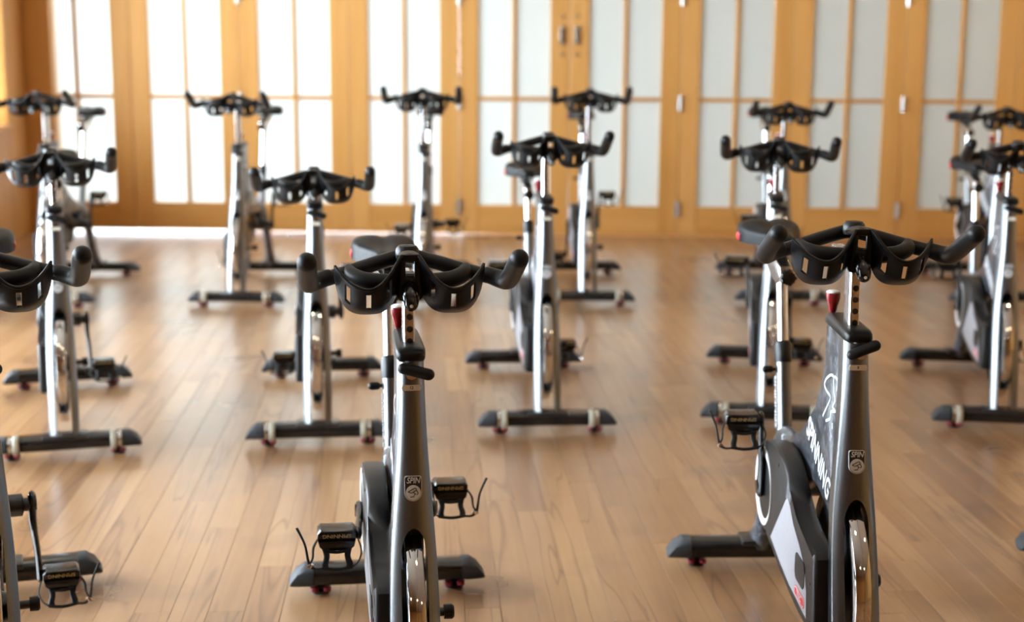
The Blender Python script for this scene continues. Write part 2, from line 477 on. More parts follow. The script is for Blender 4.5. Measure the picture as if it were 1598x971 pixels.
# windows of the left wall: frame, glazing bars and clear glass
for i, (a, b_, z_) in enumerate(WINDOWS_LEFT):
    e = structure(empty('window_%d' % (i + 1), (XL, a, z_)), 'wood framed window in the left wall, number %d from the far corner' % (i + 1), 'window')
    w = b_ - a; h = WIN_Z1 - z_
    def fp(nm, x0, x1, y0, y1, z0, z1, mat='door_wood'):
        put(nm, box(nm, mat, x0, x1, y0, y1, z0, z1, 0.004), e)
    fp('window_frame', -T, 0.025, 0.0, 0.05, 0, h); fp('window_frame', -T, 0.025, w - 0.05, w, 0, h)
    fp('window_frame', -T, 0.025, 0.05, w - 0.05, h - 0.05, h); fp('window_sill', -T, 0.05, 0.05, w - 0.05, 0, 0.035)
    fp('mullion', -0.13, -0.07, w / 2 - 0.025, w / 2 + 0.025, 0.035, h - 0.05)
    fp('pane', -0.102, -0.098, 0.05, w / 2 - 0.025, 0.035, h - 0.05, 'clear_glass')
    fp('pane', -0.102, -0.098, w / 2 + 0.025, w - 0.05, 0.035, h - 0.05, 'clear_glass')

# ================================================================== folding doors along the far wall
WALL_ANG = -math.atan(KB)
far = empty('wall_back', (0, YB, 0), WALL_ANG)
structure(far, 'far wall of folding wood doors with frosted panes', 'wall')
LW = 0.771                       # leaf width
U0 = 0.392                       # boundary between the two leaves with the pull plates
DT = 0.045
GAP = 0.020
HTOP = 2.44
STILE = 0.134
RAIL_TOP = 0.212
MUNT_Z = (0.960, 1.715)
leafs = list(range(-5, 5))
header = put('header_beam', box('header_beam', 'rail_wood', XL - 0.1, XR + 0.1, 0.0, 0.16, HTOP + 0.01, ZC), far)
jx0 = XL - 0.02
put('jamb', box('jamb', 'wall_wood', jx0, -3.225, -0.075, 0.10, 0.0, HTOP + 0.01, 0.004), far)
jr = U0 + 5 * LW
put('jamb', box('jamb', 'wall_wood', jr, XR + 0.06, -0.02, 0.10, 0.0, HTOP + 0.01, 0.004), far)
gi = STILE; go = LW - STILE; mid = LW / 2
def bx_(nm, mat, *c, bevel=0.003): return box(nm, mat, *c, bevel, 1)
M_STILE = bx_('stile', 'door_wood', 0.0015, STILE, 0, DT, GAP, HTOP)
M_STILE2 = bx_('stile', 'door_wood', go, LW - 0.0015, 0, DT, GAP, HTOP)
M_RAILB = bx_('bottom_rail', 'rail_wood', gi, go, 0.002, DT - 0.002, GAP, RAIL_TOP)
M_LIGHT_BLOCK = bx_('door_sweep', 'rail_wood', 0.0015, LW - 0.0015, 0.006, DT - 0.006, 0.009, GAP + 0.004)  # added strip that stops light leaking under all but the leftmost leaves
M_RAILT = bx_('top_rail', 'rail_wood', gi, go, 0.002, DT - 0.002, 2.31, HTOP)
M_MUV = bx_('muntin', 'door_wood', mid - 0.013, mid + 0.013, 0.004, DT - 0.004, RAIL_TOP, 2.31)
M_MUH = [bx_('muntin', 'rail_wood', gi, go, 0.006, DT - 0.006, z - 0.013, z + 0.013) for z in MUNT_Z]
zs = [RAIL_TOP] + [z for z in MUNT_Z] + [2.31]
M_PANE = []
for k in range(3):
    z0 = zs[k] + (0.013 if k else 0); z1 = zs[k + 1] - (0.013 if k < 2 else 0)
    for x0, x1 in ((gi, mid - 0.013), (mid + 0.013, go)):
        M_PANE.append(box('pane', 'frosted_glass', x0, x1, 0.020, 0.025, z0, z1))
bm = bmesh.new()
lathe_bm(bm, [(0.0, -0.055), (0.009, -0.055), (0.009, 0.055), (0.0, 0.055)], (0, -0.008, 0), 'z', 10)
box_bm(bm, -0.022, 0.022, -0.003, 0.001, -0.05, 0.05)
M_HINGE = finish(bm, 'hinge', 'hinge_steel')
bm = bmesh.new(); box_bm(bm, -0.017, 0.017, -0.012, 0.001, -0.065, 0.065, 0.005)
M_PULL = finish(bm, 'pull_plate', 'hinge_steel')
M_PULLIN = box('pull_recess', 'dark_steel', -0.009, 0.009, -0.0135, -0.011, -0.05, 0.05)
M_ROSE = lathe('screw_rose', 'hinge_steel', [(0.0, -0.008), (0.010, -0.007), (0.013, 0.0), (0.0, 0.001)], (0, 0, 0), 'y', 14)
pos_words = {-5: 'leftmost door leaf beside the corner jamb', -4: 'second door leaf from the left corner', -3: 'third door leaf from the left corner',
             -2: 'fourth door leaf from the left corner', -1: 'door leaf left of the two pull plates', 0: 'door leaf right of the two pull plates',
             1: 'second door leaf right of the pull plates', 2: 'third door leaf right of the pull plates', 3: 'fourth door leaf right of the pull plates',
             4: 'rightmost door leaf cut by the frame edge'}
for i, k in enumerate(leafs):
    x = U0 + k * LW
    d = empty('door_%d' % (i + 1))
    d.matrix_world = far.matrix_basis @ Matrix.Translation((x, 0, 0))
    structure(d, pos_words[k] + ', wood with frosted panes', 'door')
    put('stile', M_STILE, d); put('stile', M_STILE2, d)
    put('bottom_rail', M_RAILB, d); put('top_rail', M_RAILT, d); put('muntin', M_MUV, d)
    for mm in M_MUH: put('muntin', mm, d)
    for mm in M_PANE: put('pane', mm, d)
    if k >= -3: put('door_sweep', M_LIGHT_BLOCK, d)
    if k in (-3, -1, 1, 3):
        for z in (0.20, 0.94, 1.66, 2.3): put('hinge', M_HINGE, d, Matrix.Translation((0, 0, z)))
    if k in (-1, 0):
        hx = LW - 0.055 if k == -1 else 0.05
        p = put('pull_plate', M_PULL, d, Matrix.Translation((hx, 0, 1.40)))
        put('pull_recess', M_PULLIN, p)
        for z in (1.27, 1.53): put('screw_rose', M_ROSE, d, Matrix.Translation((hx, 0, z)))
trim = put('trim_1', box('trim_1', 'rail_wood', XL, XR, -0.012, 0.058, -0.004, 0.004), None)
trim.matrix_world = far.matrix_basis.copy()
structure(trim, 'thin wood threshold strip under the folding doors', 'threshold')

# outside the doors: pale terrace, and the wing and blocks added unseen to shade the right half
terr = structure(put('terrace', box('terrace', 'stone_terrace', -30, 30, YB + 0.12, YB + 40, -0.15, -0.02)), 'pale stone terrace outside the doors', 'terrace')
shade_wing = structure(put('building_wing', box('building_wing', 'rendered_wall', 4.6, 12.0, YB + 0.5, YB + 16.0, -0.15, 6.5)), 'plastered building wing outside the right doors', 'building')
shade_porch = structure(put('porch_roof', box('porch_roof', 'rendered_wall', -0.9, 4.6, YB + 0.25, YB + 5.0, 2.47, 2.72)), 'porch roof outside the right doors', 'porch')  # added overhang out of view, keeps sky off the right panes
added_shade_annex = structure(put('annex', box('annex', 'rendered_wall', -0.5, 4.6, YB + 4.4, YB + 9.0, -0.15, 4.0)), 'plastered annex behind the porch', 'building')  # added mass out of view, cuts the low sky for the right panes

# ================================================================== ceiling lamps (round, warm)
LAMP_BODY = lathe('lamp_body', 'lamp_metal', [(0.0, 0.0), (0.13, 0.0), (0.135, -0.03), (0.13, -0.06), (0.115, -0.06), (0.115, -0.035), (0.0, -0.035)], (0, 0, 0), 'z', 28)
LAMP_DISC = lathe('diffuser', 'lamp_glow', [(0.0, -0.050), (0.112, -0.048), (0.112, -0.040), (0.0, -0.040)], (0, 0, 0), 'z', 28)
rows = ('at the far doors', 'above the middle row', 'above the front row', 'behind the viewer')
colsn = ('left', 'middle', 'right')
for iy, y in enumerate((8.6, 5.6, 2.2, -1.0)):
    for ix, x in enumerate((-1.9, 0.5, 2.9)):
        e = empty('ceiling_lamp', (x, y, ZC))
        e['label'] = 'round warm ceiling lamp %s, %s one of its row' % (rows[iy], colsn[ix]); e['category'] = 'lamp'; e['group'] = 'round ceiling lamps'
        put('lamp_body', LAMP_BODY, e); put('diffuser', LAMP_DISC, e)
        d = bpy.data.lights.new('lamp_light', 'AREA'); d.shape = 'DISK'; d.size = 0.22; d.energy = 4.5 if x < 2 else 8.0; d.color = (1.0, 0.78, 0.52)
        lo = bpy.data.objects.new('lamp_light', d); COL.objects.link(lo); lo.parent = e; lo.location = (0, 0, -0.07)

# ================================================================== the exercise bike
# local axes: x to the right seen from the front, y from the front foot to the back, z up
L_BIKE = 1.035
BACK_SHIFT = 0.045      # parts behind the fork
SPEC = []      # (key, name, mesh, group, parent key)
def part(key, name, me, group='static', parent=None, label=None):
    SPEC.append((key, name, me, group, parent, label))

# ---- stabilisers
def sup(w, h, n=20, p=3.0):
    out = []
    for k in range(n):
        t = 2 * PI * k / n; c, s = math.cos(t), math.sin(t)
        out.append((w * math.copysign(abs(c) ** (2 / p), c), h * math.copysign(abs(s) ** (2 / p), s)))
    return out
SZ = 0.050
def stab_secs(y0, xs, w=0.038, h=0.027):
    return [[(x, y0 + a, SZ + b_) for a, b_ in sup(w, h)] for x in xs]
def cap_secs(y0, sgn):
    out = []
    for x, f, top in ((0.190, 1.06, 1.04), (0.212, 1.06, 1.0), (0.232, 1.0, 0.35), (0.248, 0.9, -0.45), (0.251, 0.7, -0.6)):
        sec = []
        for a, b_ in sup(0.038 * f, 0.027 * 1.03):
            zz = min(b_, 0.027 * top)
            sec.append((sgn * x, y0 + a, SZ + zz))
        out.append(sec)
    return out
FOOT = {}
bm = bmesh.new()
lathe_bm(bm, [(0.0, 0.0), (0.021, 0.0), (0.023, 0.004), (0.022, 0.008), (0.012, 0.010), (0.012, 0.026), (0.0, 0.026)], (0, 0, 0), 'z', 16)
M_FOOT = finish(bm, 'levelling_foot', 'black_plastic')
for nm, y0 in (('front', 0.0), ('rear', L_BIKE)):
    part(nm + '_stab', nm + '_stabilizer', loft(nm + '_stabilizer', 'black_gloss', stab_secs(y0, (-0.205, 0.205))))
    for sg in (-1, 1):
        part('%scap%d' % (nm, sg), 'end_cap', loft('end_cap', 'cap_plastic', cap_secs(y0, sg)), 'static', nm + '_stab')
        fm = M_FOOT.copy(); fm.transform(Matrix.Translation((sg * 0.172, y0, 0)))
        part('%sfoot%d' % (nm, sg), 'levelling_foot', fm, 'static', nm + '_stab')
        bm = bmesh.new()
        for dx in (-0.016, 0.016):
            lathe_bm(bm, [(0.0, 0.009), (0.0105, 0.009), (0.0105, 0.019), (0.0, 0.020)], (sg * 0.172 + dx, y0 - 0.016, 0), 'z', 12)
        part('%sred%d' % (nm, sg), 'red_foot_pad', finish(bm, 'red_foot_pad', 'dull_red'), 'static', nm + '_stab', 'bright red levelling pad')
for sg in (-1, 1):
    part('wheel%d' % sg, 'transport_wheel', lathe('transport_wheel', 'cream_plastic', [(0.012, -0.010), (0.030, -0.010), (0.034, -0.006), (0.034, 0.006), (0.030, 0.010), (0.012, 0.010)], (sg * 0.158, -0.024, 0.052), 'x', 24, True), 'static', 'front_stab', 'cream transport wheel')
    part('wheelhub%d' % sg, 'wheel_bracket', lathe('wheel_bracket', 'polished_aluminium', [(0.0, -0.006), (0.028, -0.006), (0.029, 0.0), (0.028, 0.006), (0.0, 0.006)], (sg * 0.177, -0.022, 0.052), 'x', 20), 'static', 'front_stab', 'silver wheel bracket')
# saddle plates that hold fork and rear frame on the stabilisers
part('fork_foot', 'mounting_plate', box('mounting_plate', 'dark_steel', -0.075, 0.075, -0.036, 0.045, 0.060, 0.076, 0.004), 'static', 'front_stab')
part('rear_foot', 'mounting_plate', box('mounting_plate', 'dark_steel', -0.055, 0.055, L_BIKE - 0.050, L_BIKE + 0.032, 0.066, 0.082, 0.004), 'static', 'rear_stab')

# ---- fork: blade that opens into two legs
OUT = [(0.060, 0.0485), (0.15, 0.0490), (0.25, 0.0490), (0.35, 0.0478), (0.43, 0.0450), (0.49, 0.0415), (0.54, 0.0378), (0.60, 0.0335), (0.66, 0.0300), (0.72, 0.0275), (0.78, 0.0262), (0.826, 0.0258)]
def lerp_tab(tab, z):
    for (z0, a0), (z1, a1) in zip(tab, tab[1:]):
        if z <= z1:
            t = max(0.0, (z - z0) / (z1 - z0)); t2 = t
            return a0 + (a1 - a0) * t2
    return tab[-1][1]
SLOT_W, ARCH0, ARCH1 = 0.0255, 0.435, 0.497
def slot_w(z):
    if z <= ARCH0: return SLOT_W
    if z >= ARCH1: return 0.0
    return SLOT_W * math.sqrt(max(0.0, 1 - ((z - ARCH0) / (ARCH1 - ARCH0)) ** 2))
zrows = [0.060 + (ARCH0 - 0.060) * k / 12 for k in range(12)] + [ARCH0 + (ARCH1 - ARCH0) * math.sin(PI / 2 * k / 12) for k in range(13)] + [ARCH1 + (0.826 - ARCH1) * k / 14 for k in range(1, 15)]
LEAN = [(0.0, -0.037), (0.06, -0.030), (0.25, 0.000), (0.37, 0.034), (0.475, 0.060), (0.60, 0.083), (0.826, 0.112), (0.9, 0.12)]
def fork_front(z): return sum(lerp_tab(LEAN, z + d) for d in (-0.05, -0.025, 0, 0.025, 0.05)) / 5
def smooth_out(z):
    return sum(lerp_tab(OUT, max(0.06, min(0.826, z + d))) for d in (-0.03, -0.015, 0, 0.015, 0.03)) / 5
bm = bmesh.new()
for sg in (-1, 1):
    rows_ = []
    for z in zrows:
        xo, xi = smooth_out(z), slot_w(z)
        yf = fork_front(z)
        dep = 0.064
        crown = 0.020
        sec = []
        for k in range(9):                               # convex front from slot to outer edge
            t = k / 8; x = xi + (xo * 0.985 - xi) * (1 - (1 - t) ** 1.35)
            sec.append((x, yf + crown * (x / xo) ** 2.6))
        for k in range(1, 6):                            # side
            t = k / 6
            sec.append((xo * (0.985 + 0.015 * math.sin(PI * t)), yf + crown * 0.96 + (dep - crown * 0.96 - 0.008) * t))
        for k in range(5):                               # rounded back
            t = k / 4; x = xo * 0.985 + (xi - xo * 0.985) * t
            sec.append((x, yf + dep - 0.008 * (x / xo) ** 4))
        rows_.append([bm.verts.new((sg * x, y, z)) for x, y in sec])
    for i in range(len(zrows) - 1):
        A, B = rows_[i], rows_[i + 1]
        for k in range(len(A) - 1): bm.faces.new((A[k], A[k + 1], B[k + 1], B[k]))
        if slot_w(zrows[i]) > 0: bm.faces.new((A[-1], A[0], B[0], B[-1]))
    bm.faces.new(rows_[0]); bm.faces.new(rows_[-1][::-1])
bmesh.ops.remove_doubles(bm, verts=bm.verts, dist=1e-5)
part('fork', 'fork', finish(bm, 'fork', 'grey_metallic_paint', True, 55))

# ---- flywheel
WC = (0.0, 0.170, 0.285)
part('flywheel', 'flywheel', lathe('flywheel', 'chrome', [(0.165, -0.0165), (0.195, -0.0175), (0.202, -0.0150), (0.2045, -0.008), (0.205, -0.0015), (0.2035, -0.0008), (0.2035, 0.0008), (0.205, 0.0015), (0.2045, 0.008), (0.202, 0.0150), (0.195, 0.0175), (0.165, 0.0165)], WC, 'x', 72, True), label='polished chrome flywheel rim')
part('fly_disc', 'flywheel_disc', lathe('flywheel_disc', 'dark_steel', [(0.0, -0.024), (0.03, -0.024), (0.035, -0.009), (0.166, -0.009), (0.166, 0.009), (0.035, 0.009), (0.03, 0.024), (0.0, 0.024)], WC, 'x', 48), 'static', 'flywheel')
part('axle', 'axle', lathe('axle', 'dark_steel', [(0.0, -0.058), (0.009, -0.058), (0.009, 0.070), (0.0, 0.070)], WC, 'x', 14))
part('axle_nut', 'axle_nut', lathe('axle_nut', 'black_plastic', [(0.0, 0.066), (0.015, 0.066), (0.0155, 0.082), (0.012, 0.086), (0.0, 0.086)], WC, 'x', 14), 'static', 'axle')
bm = bmesh.new()
for sg in (-1, 1):
    prism_bm(bm, [(0.03, 0.25), (0.09, 0.24), (0.185, 0.265), (0.195, 0.285), (0.185, 0.305), (0.10, 0.325), (0.05, 0.32)], 'yz', sg * 0.030, sg * 0.044, 0.003, 2)
part('dropout', 'axle_bracket', finish(bm, 'axle_bracket', 'grey_metallic_paint'))

# ---- frame plate between head and seat tube
plate = [(0.085, 0.822), (0.15, 0.828), (0.22, 0.828), (0.257, 0.812), (0.247, 0.77), (0.243, 0.73), (0.254, 0.695), (0.277, 0.66), (0.318, 0.618), (0.365, 0.578), (0.44, 0.528), (0.52, 0.487), (0.585, 0.468),
         (0.585, 0.425), (0.50, 0.430), (0.42, 0.438), (0.34, 0.444), (0.29, 0.450), (0.245, 0.452), (0.205, 0.445), (0.165, 0.428), (0.118, 0.408), (0.072, 0.395), (0.055, 0.43), (0.065, 0.60)]
part('plate', 'frame_plate', prism('frame_plate', 'smudged_navy_paint', plate, 'yz', -0.0215, 0.0215, 0.007, 3))
ts = Vector((0, -0.193, -0.081)).normalized(); tu = Vector((0, -ts.z, ts.y)); tu = tu if tu.z > 0 else -tu
part('plate_text', 'lettering', text_mesh('lettering', 'SPINNING', 0.076, 'white_print', frame((-0.0225, 0.2715, 0.5125), ts, tu), 0.22, 0.0018, 0.0004, fit=0.245), 'static', 'plate', 'white SPINNING lettering')
# same word on the other side
ts2 = Vector((0, 0.193, 0.081)).normalized(); tu2 = Vector((0, -ts2.z, ts2.y)); tu2 = tu2 if tu2.z > 0 else -tu2
part('plate_text2', 'lettering', text_mesh('lettering', 'SPINNING', 0.076, 'white_print', frame((0.0225, 0.2715, 0.5125), ts2, tu2), 0.22, 0.0018, 0.0004, fit=0.245), 'static', 'plate', 'white SPINNING lettering')
def emblem(x):
    bm = bmesh.new()
    for st in ([(0.289, 0.612), (0.258, 0.639), (0.229, 0.668), (0.264, 0.674), (0.286, 0.682), (0.272, 0.698), (0.235, 0.715), (0.209, 0.717), (0.206, 0.706), (0.196, 0.683), (0.186, 0.672), (0.207, 0.653), (0.179, 0.651), (0.218, 0.640), (0.223, 0.624), (0.261, 0.609)],
               [(0.200, 0.720), (0.174, 0.717), (0.180, 0.695)], [(0.201, 0.620), (0.198, 0.608)]):
        st = [(a - BACK_SHIFT, b_) for a, b_ in st]
        tube_bm(bm, [(x, a, b_) for a, b_ in st], 0.0034, seg=6, sub=4, flat=(1, 1))
    for v in bm.verts: v.co.x = x + (v.co.x - x) * 0.2
    return finish(bm, 'rider_emblem', 'white_print')
part('emblem', 'rider_emblem', emblem(-0.0222), 'static', 'plate', 'white line drawing of a rider')
part('emblem2', 'rider_emblem', emblem(0.0222), 'static', 'plate', 'white line drawing of a rider')

# ---- head cap
def capsec(y, hw, z0, z1):
    return [(a, y, (z0 + z1) / 2 + b_) for a, b_ in sup(hw, (z1 - z0) / 2, 20, 4.0)]
part('head_cap', 'head_cap', loft('head_cap', 'black_plastic', [capsec(0.050, 0.019, 0.816, 0.828), capsec(0.055, 0.0255, 0.811, 0.834), capsec(0.075, 0.0285, 0.810, 0.838), capsec(0.15, 0.0275, 0.812, 0.840), capsec(0.235, 0.0255, 0.812, 0.841), capsec(0.258, 0.0235, 0.812, 0.834), capsec(0.264, 0.018, 0.814, 0.826)], 50))
# ---- tension lever
zl = 0.795; yl = fork_front(zl)
part('lever', 'tension_lever', tube('tension_lever', 'black_rubber', [(-0.016, yl - 0.016, zl + 0.006), (0.008, yl - 0.020, zl + 0.001), (0.031, yl - 0.022, zl - 0.005)], [0.0105, 0.011, 0.0115], seg=14, round_ends=True), 'lever')
part('lever_shaft', 'lever_shaft', lathe('lever_shaft', 'chrome', [(0.0, -0.016), (0.012, -0.016), (0.013, 0.006), (0.0, 0.006)], (0.0, yl, zl - 0.004), 'y', 16), 'lever', 'lever', 'chrome lever shaft')
# ---- number label
def on_fork(z, up=1.0):
    n = Vector((0, (fork_front(z + 0.02) - fork_front(z - 0.02)) / 0.04, 1)).normalized()
    return frame((0, fork_front(z) - 0.0006, z), (1, 0, 0), n)
bm = bmesh.new(); prism_bm(bm, [(-0.0165, -0.0055), (0.0165, -0.0055), (0.0185, 0.0), (0.0165, 0.0055), (-0.0165, 0.0055), (-0.0185, 0.0)], 'xy', -0.0014, 0.0006, 0.0)
lab = finish(bm, 'number_label', 'label_cream'); lab.transform(on_fork(0.761))
part('number', 'number_label', lab)
# ---- badge
def shield(w, h, rr=0.004):
    pts = [(-w, h - rr), (-w + rr * 0.3, h - rr * 0.3), (-w + rr, h), (w - rr, h), (w - rr * 0.3, h - rr * 0.3), (w, h - rr)]
    n = 14; cz = -h + w
    for k in range(n + 1):
        t = -PI * k / n
        pts.append((w * math.cos(t), cz + w * math.sin(t)))
    return pts
BM_ = on_fork(0.572)
def badge_piece(nm, mat, poly, z0, z1):
    bm = bmesh.new(); prism_bm(bm, poly, 'xy', z0, z1, 0.0); bmesh.ops.triangulate(bm, faces=[f for f in bm.faces if len(f.verts) > 4])
    me = finish(bm, nm, mat); me.transform(BM_); return me
part('badge', 'badge', badge_piece('badge', 'white_print', shield(0.0165, 0.0240), -0.002, 0.0010), label='silver rimmed shield badge')
part('badge_face', 'badge_face', badge_piece('badge_face', 'black_print', shield(0.0152, 0.0226), 0.0006, 0.0016), 'static', 'badge')
part('badge_disc', 'badge_disc', badge_piece('badge_disc', 'white_print', [(0.0143 * math.cos(2 * PI * k / 28), -0.0076 + 0.0143 * math.sin(2 * PI * k / 28)) for k in range(28)], 0.0012, 0.0022), 'static', 'badge')
part('badge_text', 'badge_lettering', text_mesh('badge_lettering', 'SPIN', 0.0155, 'white_print', BM_ @ Matrix.Translation((0, 0.0150, 0.0019)), 0.25, 0.0003, 0.0003, 0.82), 'static', 'badge', 'white SPIN lettering')
bm = bmesh.new()
for st in ([(-0.010, -0.006), (-0.002, -0.0015), (0.004, 0.001), (0.006, -0.003), (0.0, -0.007), (0.004, -0.010), (0.001, -0.013)], [(-0.010, -0.006), (-0.004, -0.008), (0.0, -0.0068)], [(0.002, -0.015), (-0.006, -0.016)], [(0.006, -0.003), (0.009, -0.009), (0.006, -0.012)]):
    tube_bm(bm, [(a, b_, 0.0022) for a, b_ in st], 0.0009, seg=5, sub=4)
em = finish(bm, 'badge_rider', 'black_print'); em.transform(BM_)
part('badge_rider', 'badge_rider', em, 'static', 'badge')

# ---- resistance knob
KY = 0.243
part('knob', 'resistance_knob', lathe('resistance_knob', 'red_plastic', [(0.0, 0.846), (0.0065, 0.846), (0.0065, 0.862), (0.0085, 0.866), (0.010, 0.876), (0.0145, 0.890), (0.0155, 0.896), (0.0155, 0.904), (0.0, 0.904)], (-0.012, KY, -0.022), 'z', 24), label='red resistance knob')
part('knob_cap', 'knob_cap', lathe('knob_cap', 'white_plastic', [(0.0, 0.9035), (0.0145, 0.9035), (0.0145, 0.9065), (0.011, 0.9085), (0.0, 0.9090)], (-0.012, KY, -0.022), 'z', 24), 'static', 'knob', 'white cap of the knob')

# ---- handlebar post (moves with the bar height), z relative to the bar centre
def rrect(w, d, n=16, p=6): return sup(w, d, n, p)
PY = 0.132
part('post', 'handlebar_post', loft('handlebar_post', 'polished_aluminium', [[(a, PY + b_ + 0.03 * (z + 0.2), z) for a, b_ in rrect(0.0115, 0.026)] for z in (-0.31, -0.035)]), 'post', label='polished aluminium post')
bmh = None
for k in range(7):
    z = -0.098 - 0.0235 * k
    part('hole%d' % k, 'adjustment_hole', lathe('adjustment_hole', 'black_print', [(0.0, -0.0012), (0.0050, -0.0012), (0.0062, -0.0006), (0.0062, 0.001), (0.0, 0.001)], (0.001, PY - 0.026 + 0.03 * (z + 0.2), z), 'y', 14), 'post', 'post')
# ---- handlebar, origin at bar centre
part('rail', 'slider_rail', box('slider_rail', 'polished_aluminium', -0.013, 0.013, -0.085, 0.13, -0.050, -0.030, 0.003), 'bar')
part('bracket', 'bar_bracket', tube('bar_bracket', 'black_gloss', [(0, -0.055, -0.034), (0, -0.088, -0.046), (0, -0.100, -0.062)], [0.016, 0.017, 0.014], seg=14, flat=(1.0, 1.0), round_ends=True), 'bar', 'rail')
part('bracket_dot', 'bracket_bolt', lathe('bracket_bolt', 'white_plastic', [(0.0, -0.115), (0.0032, -0.1145), (0.0032, -0.11), (0.0, -0.11)], (0, 0, -0.064), 'y', 10), 'bar', 'rail')
def mir(pts, s): return [(p[0] * s, p[1], p[2]) for p in pts]
arm = [(-0.178, -0.036, -0.029), (-0.150, -0.020, -0.024), (-0.10, 0.000, -0.013), (-0.05, 0.015, 0.000), (0.0, 0.022, 0.010)]
arm_all = arm + [(-p[0], p[1], p[2]) for p in arm[-2::-1]]
part('bar', 'handlebar', tube('handlebar', 'black_plastic', arm_all, 0.0145, seg=14), 'bar')
ring = [(-0.112, -0.004, -0.012), (-0.104, -0.026, -0.020), (-0.080, -0.044, -0.026), (-0.04, -0.050, -0.029), (0.0, -0.051, -0.030)]
part('ring', 'inner_grip', tube('inner_grip', 'black_rubber', ring + [(-p[0], p[1], p[2]) for p in ring[-2::-1]], [0.013, 0.016, 0.0165, 0.0165, 0.0165, 0.0165, 0.0165, 0.016, 0.013], seg=14), 'bar', 'bar')
for s in (-1, 1):
    g = mir([(0.152, -0.021, -0.022), (0.174, -0.031, -0.029), (0.187, -0.048, -0.029), (0.190, -0.080, -0.015), (0.190, -0.125, 0.006), (0.190, -0.185, 0.033)], s)
    part('grip%d' % s, 'grip', tube('grip', 'black_rubber', g, [0.0155, 0.0174, 0.0182, 0.0182, 0.0182, 0.0178], seg=18, round_ends=True), 'bar', 'bar')
# console puck with red buttons
part('console', 'console', lathe('console', 'black_plastic', [(0.0, 0.008), (0.021, 0.008), (0.023, 0.016), (0.022, 0.028), (0.017, 0.034), (0.0, 0.036)], (0, -0.004, 0.0), 'z', 24), 'bar', 'bar')
bm = bmesh.new()
for s in (-1, 1): box_bm(bm, s * 0.010 - 0.005, s * 0.010 + 0.005, -0.028, -0.018, 0.014, 0.024, 0.002, 1)
part('console_btn', 'console_button', finish(bm, 'console_button', 'bright_red'), 'bar', 'bar', 'pair of red console buttons')
# bottle holder: two slotted pockets joined by a bridge
bm = bmesh.new()
rim_pts = {}
for s in (-1, 1):
    nu, nv = 26, 11
    grid = []
    for i in range(nu + 1):
        u = -1 + 2 * i / nu                          # -1 outer side, +1 at the middle of the bike
        uu = max(-0.985, min(0.985, u))
        zt = -0.042 * (1 - abs(uu) ** 2.0) + (0.018 * max(0, uu) ** 1.6)
        zb = -0.097 * (1 - abs(uu) ** 3.2) ** (1 / 2.3)
        if uu > 0.72: zb = min(zb, -0.030 - 0.02 * (1 - uu))
        row = []
        for j in range(nv + 1):
            v = j / nv
            z = zt + (zb - zt) * v
            y = -0.070 - 0.064 * math.cos(uu * PI / 2 * 0.97) ** 0.8
            y += 0.38 * (-z) + 0.032 * max(0, (v - 0.6) / 0.4) ** 2 * (1 - abs(uu) ** 2)
            x = -s * (0.0785 - 0.0625 * u)
            row.append(bm.verts.new((x, y, z + 0.010)))
        grid.append(row)
    for i in range(nu):
        for j in range(nv):
            if i in (4, 5, 12, 13, 20, 21) and 2 <= j <= 7: continue
            bm.faces.new((grid[i][j], grid[i + 1][j], grid[i + 1][j + 1], grid[i][j + 1]))
    rim_pts[s] = [tuple(r_[0].co) for r_ in grid]
bmesh.ops.remove_doubles(bm, verts=bm.verts, dist=1e-5)
bmesh.ops.recalc_face_normals(bm, faces=bm.faces)
bmesh.ops.solidify(bm, geom=bm.faces[:], thickness=0.0045)
for s in (-1, 1): tube_bm(bm, rim_pts[s][1:], 0.0034, seg=7, sub=1)
part('holder', 'bottle_holder', finish(bm, 'bottle_holder', 'black_plastic', True, 60), 'bar')
bm = bmesh.new()
# bridge between the pockets, with a small window, and the clamp below it
box_bm(bm, -0.018, 0.018, -0.080, -0.070, 0.014, 0.028, 0.003)
box_bm(bm, -0.019, -0.008, -0.078, -0.068, -0.030, 0.020, 0.003)
box_bm(bm, 0.008, 0.019, -0.078, -0.068, -0.030, 0.020, 0.003)
box_bm(bm, -0.024, 0.024, -0.076, -0.052, -0.062, -0.014, 0.008, 3)
box_bm(bm, -0.017, 0.017, -0.066, 0.020, -0.046, -0.018, 0.006)
tube_bm(bm, [(0, -0.074, 0.022), (0, -0.045, 0.022), (0, -0.015, 0.016)], [0.010, 0.012, 0.013], seg=12, flat=(1.6, 0.7))
part('bridge', 'holder_bridge', finish(bm, 'holder_bridge', 'black_plastic'), 'bar', 'holder')

# ---- chain guard on the drive side
BBY, BBZ = 0.585, 0.350
circ = [(BBY + 0.110 * math.cos(math.radians(a)), BBZ + 0.110 * math.sin(math.radians(a))) for a in range(-122, 71, 12)]
guard = circ + [(0.565, 0.468), (0.50, 0.478), (0.43, 0.482), (0.365, 0.475), (0.325, 0.458), (0.298, 0.432), (0.268, 0.405), (0.225, 0.384), (0.17, 0.372), (0.05, 0.372), (0.038, 0.362), (0.022, 0.215), (0.030, 0.203), (0.09, 0.200), (0.16, 0.200), (0.26, 0.207), (0.38, 0.222), (0.46, 0.236)]
GX0, GX1 = -0.076, -0.030
part('guard', 'chain_guard', prism('chain_guard', 'guard_plastic', guard, 'yz', GX0, GX1, 0.010, 4))
xd = GX0 - 0.0008
def decal(nm, mat, poly, dx=0.0):
    bm = bmesh.new(); prism_bm(bm, poly, 'yz', xd - dx, xd + 0.003, 0.0); bmesh.ops.triangulate(bm, faces=[f for f in bm.faces if len(f.verts) > 4])
    return finish(bm, nm, mat)
n = 36
bm = bmesh.new()
